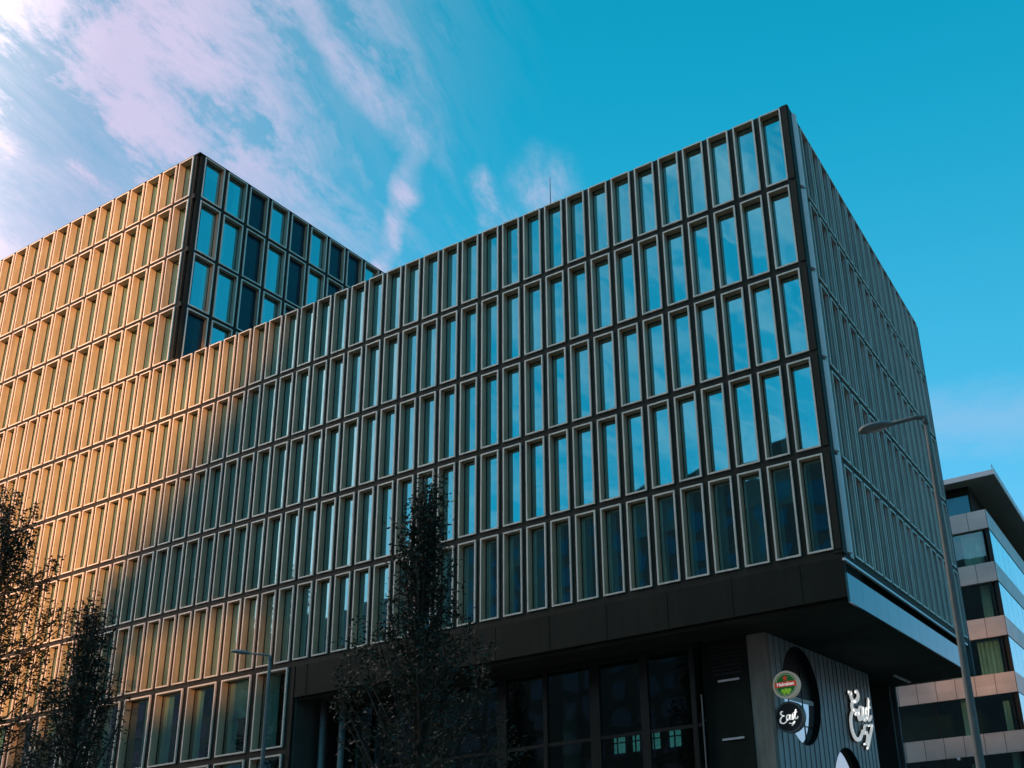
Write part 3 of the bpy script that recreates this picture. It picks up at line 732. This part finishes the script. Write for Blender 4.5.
# ------------------------------------------------------------------ the building beyond
far = thing('office_building', 'stone banded office building with flat overhanging roof beyond the right corner', 'building', (0, 0, 0))
BX, BY, BH = -.45, 38.0, 3.58
XBL, YBR = -11.5, 74.0
btop = [21.46 - k * BH for k in range(6)]
for k, z in enumerate(btop):
    m_ = MB(); m_.box((XBL, BY, z - 1.27), (BX, BY + .35, z)); m_.box((BX - .35, BY + .351, z - 1.27), (BX, YBR, z)); m_.build('stone_band', M['stone'], far)
    z1 = z - 1.27; z0 = z - BH if k < 5 else 0
    for i in range(4):
        xa = BX - .5 - i * 2.4
        pn = MB(); pn.face([(xa - 2.34, BY + .30, z0), (xa, BY + .30, z0), (xa, BY + .30, z1), (xa - 2.34, BY + .30, z1)])
        if i < 6: pn.build('window_pane', M['glass_wide'], far)
        else: pn.build('window_pane', M['glass_wide'], far)
        if i in (0, 1) or (i % 3 == 0):
            rnd = random.Random(i * 7 + k); cu = curtain_mb(xa - (1.5 if k < 3 else 1.0) * rnd.uniform(.5,1.1), xa - .25, z0, z1 - rnd.choice((0, .0, .4)), BY + .75, .05, .22, rnd); cu.build('curtain', M['curtain'], far)
    sg = MB(); n = 0
    for i in range(16):
        ya = BY + .30 + i * 2.2
        pn = MB(); pn.face([(BX - .04, ya + .02, z0), (BX - .04, ya + 2.17, z0), (BX - .04, ya + 2.17, z1), (BX - .04, ya + .02, z1)]); pn.build('window_pane', M['blue_glass'], far)
mu = MB()
for i in range(5): mu.box((BX - .5 - i*2.4, BY + .26, 0), (BX - .5 - i*2.4 + .06, BY + .34, btop[0] - 1.0))
mu.box((BX - .30, BY + .20, 0), (BX - .06, BY + .40, btop[0] - 1.0))
mu.build('mullions', M['mullion'], far)
m_ = MB(); m_.box((XBL, BY + 3.0, 0), (BX - 3.0, YBR - .3, btop[0] - .3))
for z in btop: m_.box((XBL, BY + .36, z - .9), (BX - .36, BY + 3.0, z - .5))
m_.build('room_lining', M['room'], far)
m_ = MB(); m_.box((XBL, BY + .9, btop[0] - .02), (BX - 1.0, YBR - 1, 23.59)); m_.build('attic_wall', M['fascia'], far)
m_ = MB()
for i in range(3): m_.box((BX - 3.4 - i*3.2, BY + .86, btop[0] + .25), (BX - 1.1 - i*3.2, BY + .899, 22.95))
m_.build('attic_pane', M['strip'], far)
m_ = MB(); m_.box((XBL, BY - .35, 23.62), (BX + 1.0, YBR, 23.96)); m_.build('roof', M['pale_panel'], far)
m_ = MB(); m_.box((XBL, BY - .30, 23.60), (BX + .95, YBR - .05, 23.619)); m_.build('roof_soffit', M['grey_soffit'], far)
m_ = MB(); m_.tube([(BX+.9, BY+.2, 23.98),(BX+.9, YBR, 23.98)], .03, 6); m_.tube([(BX+.9, BY-.2, 24.35),(BX+.9, YBR, 24.35)], .02, 6)
for i in range(18): m_.tube([(BX+.9, BY-.2+i*2, 23.98),(BX+.9, BY-.2+i*2, 24.35)], .018, 6)
m_.build('roof_rail', M['steel'], far)
m_ = MB(); m_.tube([(-4.72, BY - .06, 5.80), (-4.72, BY + .1, 5.80)], .09, 12); m_.build('wall_light', M['trim'], far)

# ------------------------------------------------------------------ across the street (two mirrored in the glass, two added unseen to shape the light)
OY = -60.0
def street_block(name, label, x0, x1, h, depth, mat):
    t = thing(name, label, 'building', (0, 0, 0))
    m_ = MB(); m_.box((x0, OY - depth, 0), (x1, OY, h)); m_.build('wall', mat, t)
    wn_ = MB(); nx = int((x1 - x0 - 2) / 3.3)
    for r in range(int((h - 3) / 3.2)):
        for k in range(nx): wn_.box((x0 + 1.5 + k*3.3, OY + .004, 1.6 + r*3.2), (x0 + 3.5 + k*3.3, OY + .03, 3.5 + r*3.2))
    o = wn_.build('window', M['navy'], t); o['kind'] = 'stuff'
    rr = MB(); rr.box((x0 + .2, OY - depth + .2, h), (x1 - .2, OY - .2, h + .15)); rr.build('roof', M['roof'], t)
street_block('brick_building', 'dull brown flat roofed building across the street, mirrored in the right hand windows', -75, -14.5, 38.6, 14, M['brick'])
street_block('grey_building', 'plain grey flat roofed building across the street at the far left', -170, -76, 32.6, 14, M['brick_dark'])
sb = thing('low_sky_blocker', 'low brown block added unseen on the right to darken the entrance wall', 'building', (0, 0, 0))  # unseen, added to block low sky from the boarded wall
m_ = MB(); m_.box((30, -6, 0), (46, 75, 13.2)); m_.build('wall', M['brick'], sb)
m_ = MB()
for r in range(3):
    for k in range(22): m_.box((29.96, -3 + k*3.4, 1.5 + r*3.6), (29.997, -1.2 + k*3.4, 3.8 + r*3.6))
m_.build('window', M['navy'], sb)['kind'] = 'stuff'
m_ = MB(); m_.box((30.2, -5.8, 13.2), (45.8, 74.8, 13.4)); m_.build('roof', M['roof'], sb)
opp = thing('stepped_sun_blocker', 'unseen stepped grey mass added across the street to shape the sun patch', 'building', (0, 0, 0))  # unseen shadow caster, added to hold the sun off the right of the front
prof = [(1.1,19.9),(1.1,20.9),(1.8,23.8),(3.8,27.0),(6.9,30.0),(9.3,33.1),(12.6,36.2)]  # stepped edge shaped to cut the slanting border of the sun patch
m_ = MB(); OD = 6.0
m_.box((-3.2, OY - OD - .2, 0), (70, OY + .2, 19.95))
m_.box((12.6, OY - OD, 19.951), (70, OY, 22.2))                      # slot left open beside this to pass a low patch of sun
m_.box((1.1, OY - OD + .3, 22.201), (70, OY - .2, 24.3))
zz_ = 24.301
def pe(z):
    for (xa, za), (xb, zb) in zip(prof[:-1], prof[1:]):
        if za <= z <= zb: return xa + (xb - xa) * (z - za) / (zb - za)
    return prof[-1][0]
n_ = 14
for k in range(n_):
    za = zz_ + (36.2 - zz_) * k / n_; zb = zz_ + (36.2 - zz_) * (k + 1) / n_
    if 26.0 < (za + zb) / 2 < 32.5:                                   # gap shaped to let sun through to the far stone bands
        m_.box((pe((za + zb) / 2), OY - OD + .01*(k % 2), za), (46.5, OY - .01*(k % 2), zb - .001)); m_.box((56.0, OY - OD, za), (70, OY, zb - .001))
    else: m_.box((pe((za + zb) / 2), OY - OD + .01*(k % 2), za), (70, OY - .01*(k % 2), zb - .001))
m_.box((4.9, OY - OD, 36.201), (70, OY, 50.5))  # overhang added to keep sun off the side of the left tower
for k in range(4): m_.box((47.4 + k*2.4, OY - 3.4, 24.3), (48.9 + k*2.4, OY - 2.9, 34.5))  # posts added to thin the sunlight passing through the gap
m_.build('wall', M['brick_dark'], opp)
wn_ = MB()
for r in range(15):
    for k in range(17):
        x = 14.5 + k * 3.3; z = 1.6 + r * 3.2
        if z + 1.9 < 50 and not (25 < z + 1 < 33 and 39 < x < 57): wn_.box((x, OY + .205 if z < 16.9 else OY + .004, z), (x + 1.9, OY + .235 if z < 16.9 else OY + .03, z + (1.8 if not 17 < z + 1.8 < 19.2 else .2)))
o = wn_.build('window', M['navy'], opp); o['kind'] = 'stuff'
rr = MB(); rr.box((5.2, OY - OD + .2, 50.5), (69.8, OY - .2, 50.65)); rr.build('roof', M['roof'], opp)

# ------------------------------------------------------------------ ground
m_ = MB(); m_.face([(-2500,-2500,-.02),(2500,-2500,-.02),(2500,2500,-.02),(-2500,2500,-.02)]); tag(m_.build('ground', M['ground']), kind='structure')
m_ = MB(); m_.face([(-300,-20,-.012),(300,-20,-.012),(300,-12.5,-.012),(-300,-12.5,-.012)]); tag(m_.build('road', M['asphalt']), kind='structure')
m_ = MB()
for k in range(60): m_.face([(-180 + k*6, -16.32, -.007),(-177 + k*6, -16.32, -.007),(-177 + k*6, -16.2, -.007),(-180 + k*6, -16.2, -.007)])
tag(m_.build('road_markings', M['line']), kind='structure')
m_ = MB(); m_.box((-300,-12.3,-.02),(300, 0.02,.13)); m_.box((1.3,.02,-.02),(300,36,.13)); tag(m_.build('pavement', M['paving']), kind='structure')
m_ = MB(); m_.box((-300,-12.5,-.02),(300,-12.301,.135)); tag(m_.build('kerb', M['kerb']), kind='structure')
m_ = MB(); m_.box((-300,-40,-.019),(300,-20.2,.13)); m_.box((-300,-20.2,-.019),(300,-20.0,.135)); tag(m_.build('footpath', M['paving']), kind='structure')

# ------------------------------------------------------------------ sky and sun
SUN_EL, SUN_AZ = R(9), R(180 - 28)       # azimuth clockwise from +Y: behind the camera, to the right
sd = Vector((math.sin(SUN_AZ) * math.cos(SUN_EL), math.cos(SUN_AZ) * math.cos(SUN_EL), math.sin(SUN_EL)))
sl = bpy.data.lights.new('sun', 'SUN'); sl.energy = 3.2; sl.angle = R(3.2); sl.color = (1, .435, .165)
so = bpy.data.objects.new('sun', sl); col.objects.link(so); so.rotation_euler = (-sd).to_track_quat('-Z', 'Y').to_euler()

w = bpy.data.worlds.new('World'); scene.world = w; w.use_nodes = True; nt = w.node_tree; nt.nodes.clear()
N = nt.nodes.new; L = nt.links.new
def val(x): return x
def math_(op, a, b=None, c=None, clamp=False):
    n = N('ShaderNodeMath'); n.operation = op; n.use_clamp = clamp
    for i, q in enumerate((a, b, c)):
        if q is None: continue
        if isinstance(q, (int, float)): n.inputs[i].default_value = q
        else: L(q, n.inputs[i])
    return n.outputs[0]
def vmath(op, a, b=None, s=None):
    n = N('ShaderNodeVectorMath'); n.operation = op
    for i, q in enumerate((a, b)):
        if q is None: continue
        if isinstance(q, (tuple, list)): n.inputs[i].default_value = q
        else: L(q, n.inputs[i])
    if s is not None:
        if isinstance(s, (int, float)): n.inputs['Scale'].default_value = s
        else: L(s, n.inputs['Scale'])
    return n
def smooth(x, a, b, lo=0, hi=1):
    n = N('ShaderNodeMapRange'); n.interpolation_type = 'SMOOTHSTEP'; L(x, n.inputs[0])
    n.inputs[1].default_value = a; n.inputs[2].default_value = b; n.inputs[3].default_value = lo; n.inputs[4].default_value = hi
    return n.outputs[0]
def mixc(f, a, b, mode='MIX'):
    n = N('ShaderNodeMix'); n.data_type = 'RGBA'; n.blend_type = mode
    if isinstance(f, (int, float)): n.inputs['Factor'].default_value = f
    else: L(f, n.inputs['Factor'])
    for nm, q in (('A', a), ('B', b)):
        if isinstance(q, (tuple, list)): n.inputs[nm].default_value = (*q, 1)
        else: L(q, n.inputs[nm])
    return n.outputs['Result']
def noise(vec, scale, detail=6, rough=.6, dist=0):
    n = N('ShaderNodeTexNoise'); n.inputs['Scale'].default_value = scale; n.inputs['Detail'].default_value = detail
    n.inputs['Roughness'].default_value = rough; n.inputs['Distortion'].default_value = dist; L(vec, n.inputs['Vector']); return n
tc = N('ShaderNodeTexCoord'); dirv = tc.outputs['Generated']
sky = N('ShaderNodeTexSky'); sky.sky_type = 'NISHITA'; sky.sun_disc = False; sky.sun_elevation = SUN_EL; sky.sun_rotation = SUN_AZ
sky.altitude = 0; sky.air_density = 1.0; sky.dust_density = .6; sky.ozone_density = 2.0
sep = N('ShaderNodeSeparateXYZ'); L(dirv, sep.inputs[0])
az = math_('MULTIPLY', math_('ARCTAN2', sep.outputs['X'], sep.outputs['Y']), 57.2958)
el = math_('MULTIPLY', math_('ARCSINE', sep.outputs['Z'], clamp=False), 57.2958)
rear = smooth(math_('ABSOLUTE', az), 80, 120)
RT_ = math_('MULTIPLY', smooth(el, 29, 47, 1, .40), math_('MULTIPLY_ADD', math_('MULTIPLY', rear, smooth(el, 8, 20)), -.65, 1.0))
KS = .383        # sky radiance to display units at this exposure
sr = N('ShaderNodeSeparateColor'); L(sky.outputs[0], sr.inputs[0])
dr, dg, db = (math_('MULTIPLY', sr.outputs[i], KS) for i in range(3))
def soft(x, a, k): 
    q = math_('MULTIPLY', x, a); return math_('DIVIDE', q, math_('MULTIPLY_ADD', q, k, 1.0))
rr_ = math_('MULTIPLY', math_('POWER', dr, 2.35), .52); rr_ = math_('MULTIPLY', soft(rr_, 1.0, 1.0), RT_)
cc_ = N('ShaderNodeCombineColor'); L(rr_, cc_.inputs[0]); L(soft(dg, 1.38, 1.064), cc_.inputs[1]); L(soft(db, 1.18, .536), cc_.inputs[2])
base = mixc(1.0, cc_.outputs[0], (1/KS, 1/KS, 1/KS), 'MULTIPLY')
# flat cloud deck coordinates
inv = math_('DIVIDE', 1.0, math_('ADD', math_('MAXIMUM', sep.outputs['Z'], 0.0), .12))
deck = vmath('SCALE', dirv, s=inv).outputs[0]
wob = noise(deck, 1.1, 4).outputs['Color']
deckw = vmath('ADD', deck, vmath('SCALE', vmath('SUBTRACT', wob, (.5,.5,.5)).outputs[0], s=.22).outputs[0]).outputs[0]
turn = N('ShaderNodeMapping'); turn.inputs['Rotation'].default_value = (0, 0, R(-104)); L(deckw, turn.inputs[0])
rot = N('ShaderNodeMapping'); rot.inputs['Scale'].default_value = (1.0, 1.75, 1); L(turn.outputs[0], rot.inputs[0])
big_ = noise(rot.outputs[0], 3.4, 10, .66, .15).outputs[0]
fine = noise(rot.outputs[0], 9.0, 8, .70).outputs[0]
st2 = N('ShaderNodeMapping'); st2.inputs['Scale'].default_value = (.7, 4.0, 1); L(turn.outputs[0], st2.inputs[0])
streak = noise(st2.outputs[0], 3.0, 9, .68, .2).outputs[0]
cn = math_('ADD', math_('ADD', math_('MULTIPLY', big_, .58), math_('MULTIPLY', fine, .28)), math_('MULTIPLY', streak, .24))
# where the cirrus lies: everything to the left of about -45 deg and all round behind
azl = smooth(math_('ADD', az, math_('MULTIPLY', math_('SUBTRACT', streak, .5), 26)), -60, -40, 1, 0)
azr = smooth(az, -142, -124, 0, 1)
cover = math_("MULTIPLY", azl, azr)
cl = math_('MULTIPLY', math_('MAXIMUM', smooth(cn, .45, .60), math_('MULTIPLY', smooth(az, -72, -48, .48, .26), smooth(streak, .30, .62, .55, 1.25))), cover)
low = math_('MULTIPLY', math_('MULTIPLY', azr, smooth(az, -66, -48, 1, 0)), smooth(el, 31, 44, 1, 0))
cl = math_('MAXIMUM', cl, math_('MULTIPLY', low, smooth(cn, .40, .62, .55, 1)))
# a long plume and a small puff
pv = N('ShaderNodeCombineXYZ'); 
wn1 = noise(deck, 3.2, 5, .6); s3 = N('ShaderNodeSeparateXYZ'); L(wn1.outputs['Color'], s3.inputs[0])
wn2 = noise(deck, 13, 4, .6); s4 = N('ShaderNodeSeparateXYZ'); L(wn2.outputs['Color'], s4.inputs[0])
L(math_('ADD', math_('ADD', az, math_('MULTIPLY', math_('SUBTRACT', s3.outputs[0], .5), 2.2)), math_('MULTIPLY', math_('SUBTRACT', s4.outputs[0], .5), 2.0)), pv.inputs[0])
L(math_('ADD', math_('ADD', el, math_('MULTIPLY', math_('SUBTRACT', s3.outputs[1], .5), 2.2)), math_('MULTIPLY', math_('SUBTRACT', s4.outputs[1], .5), 2.0)), pv.inputs[1])
def seg(A, B, w_):
    ba = Vector(B) - Vector(A); l2 = ba.length_squared
    pa = vmath('SUBTRACT', pv.outputs[0], (*A, 0)).outputs[0]
    dt = N('ShaderNodeVectorMath'); dt.operation = 'DOT_PRODUCT'; L(pa, dt.inputs[0]); dt.inputs[1].default_value = (ba.x / l2, ba.y / l2, 0)
    t = math_('ADD', dt.outputs['Value'], 0.0, clamp=True)
    q = N('ShaderNodeVectorMath'); q.operation = 'SCALE'; q.inputs[0].default_value = (ba.x, ba.y, 0); L(t, q.inputs['Scale'])
    ln = N('ShaderNodeVectorMath'); ln.operation = 'LENGTH'; L(vmath('SUBTRACT', pa, q.outputs[0]).outputs[0], ln.inputs[0])
    return smooth(ln.outputs['Value'], 0, w_, 1, 0)
plume = math_('MULTIPLY', math_('MAXIMUM', seg((-53,47),(-47.5,43),2.3), seg((-47.5,43),(-43.8,40.3),1.9)), .72)
plume = math_('MAXIMUM', plume, math_('MULTIPLY', math_('MAXIMUM', seg((-43.8,40.3),(-44.4,37.2),1.5), seg((-44.4,37.2),(-46.2,32.5),1.35)), .85))
puff = math_('MULTIPLY', math_('MAXIMUM', seg((-39.2,38.4),(-38.2,34.8),1.5), math_('MULTIPLY', seg((-37.8,36.0),(-34.6,38.6),2.9), .62)), smooth(math_('ADD', math_('MULTIPLY', fine, .6), math_('MULTIPLY', streak, .4)), .40, .60, .15, 1))
veil = math_('MULTIPLY', smooth(math_('ADD', az, math_('MULTIPLY', math_('SUBTRACT', streak, .5), 30)), -52, -33, .34, 0), smooth(el, 34, 48, .4, 1))
small = math_('MULTIPLY', seg((-13,23.2),(-4,22.3),3.0), .22)
cl = math_('MAXIMUM', math_('MAXIMUM', cl, math_('MULTIPLY', plume, smooth(math_('ADD', math_('MULTIPLY', fine, .45), math_('MULTIPLY', streak, .55)), .40, .58, .35, 1))), math_('MAXIMUM', math_('MULTIPLY', puff, .8), math_('MAXIMUM', math_('MULTIPLY', veil, smooth(streak, .40, .62)), small)))
# clouds glow towards the sun
dsun = N('ShaderNodeVectorMath'); dsun.operation = 'DOT_PRODUCT'; L(dirv, dsun.inputs[0]); dsun.inputs[1].default_value = tuple(sd)
glow = smooth(dsun.outputs['Value'], -.6, 1.0)
CB = 2.85
RB = 4.0
ccol = mixc(glow, tuple(x * CB for x in (.64, .575, .79)), tuple(x * CB * 1.75 for x in (1.0, .78, .66)))
# a brighter, thicker bank of evening cloud behind the viewer's left shoulder
bank = math_('MULTIPLY', math_('MULTIPLY', smooth(az, -135, -118, 0, 1), smooth(az, -84, -62, 1, 0)), math_('MULTIPLY', smooth(el, 4, 12), smooth(el, 58, 84, 1, 0)))
cl = math_('MAXIMUM', cl, math_('MULTIPLY', bank, smooth(cn, .32, .60, .42, 1)))
ccol = mixc(bank, ccol, tuple(x * RB / KS for x in (1.0, .85, .78)))
skyc = mixc(math_('MULTIPLY', cl, .92), base, ccol)
bg = N('ShaderNodeBackground'); bg.inputs[1].default_value = .15; L(skyc, bg.inputs[0])
wo_ = N('ShaderNodeOutputWorld'); L(bg.outputs[0], wo_.inputs[0])

vs = scene.view_settings; vs.view_transform = 'Standard'; vs.look = 'None'; vs.exposure = 1.35; vs.gamma = 1
scene.cycles.max_bounces = 10; scene.cycles.transparent_max_bounces = 12
scene.cycles.glossy_bounces = 4; scene.cycles.diffuse_bounces = 4
scene.cycles.sample_clamp_indirect = 4
scene.cycles.caustics_reflective = False; scene.cycles.caustics_refractive = False
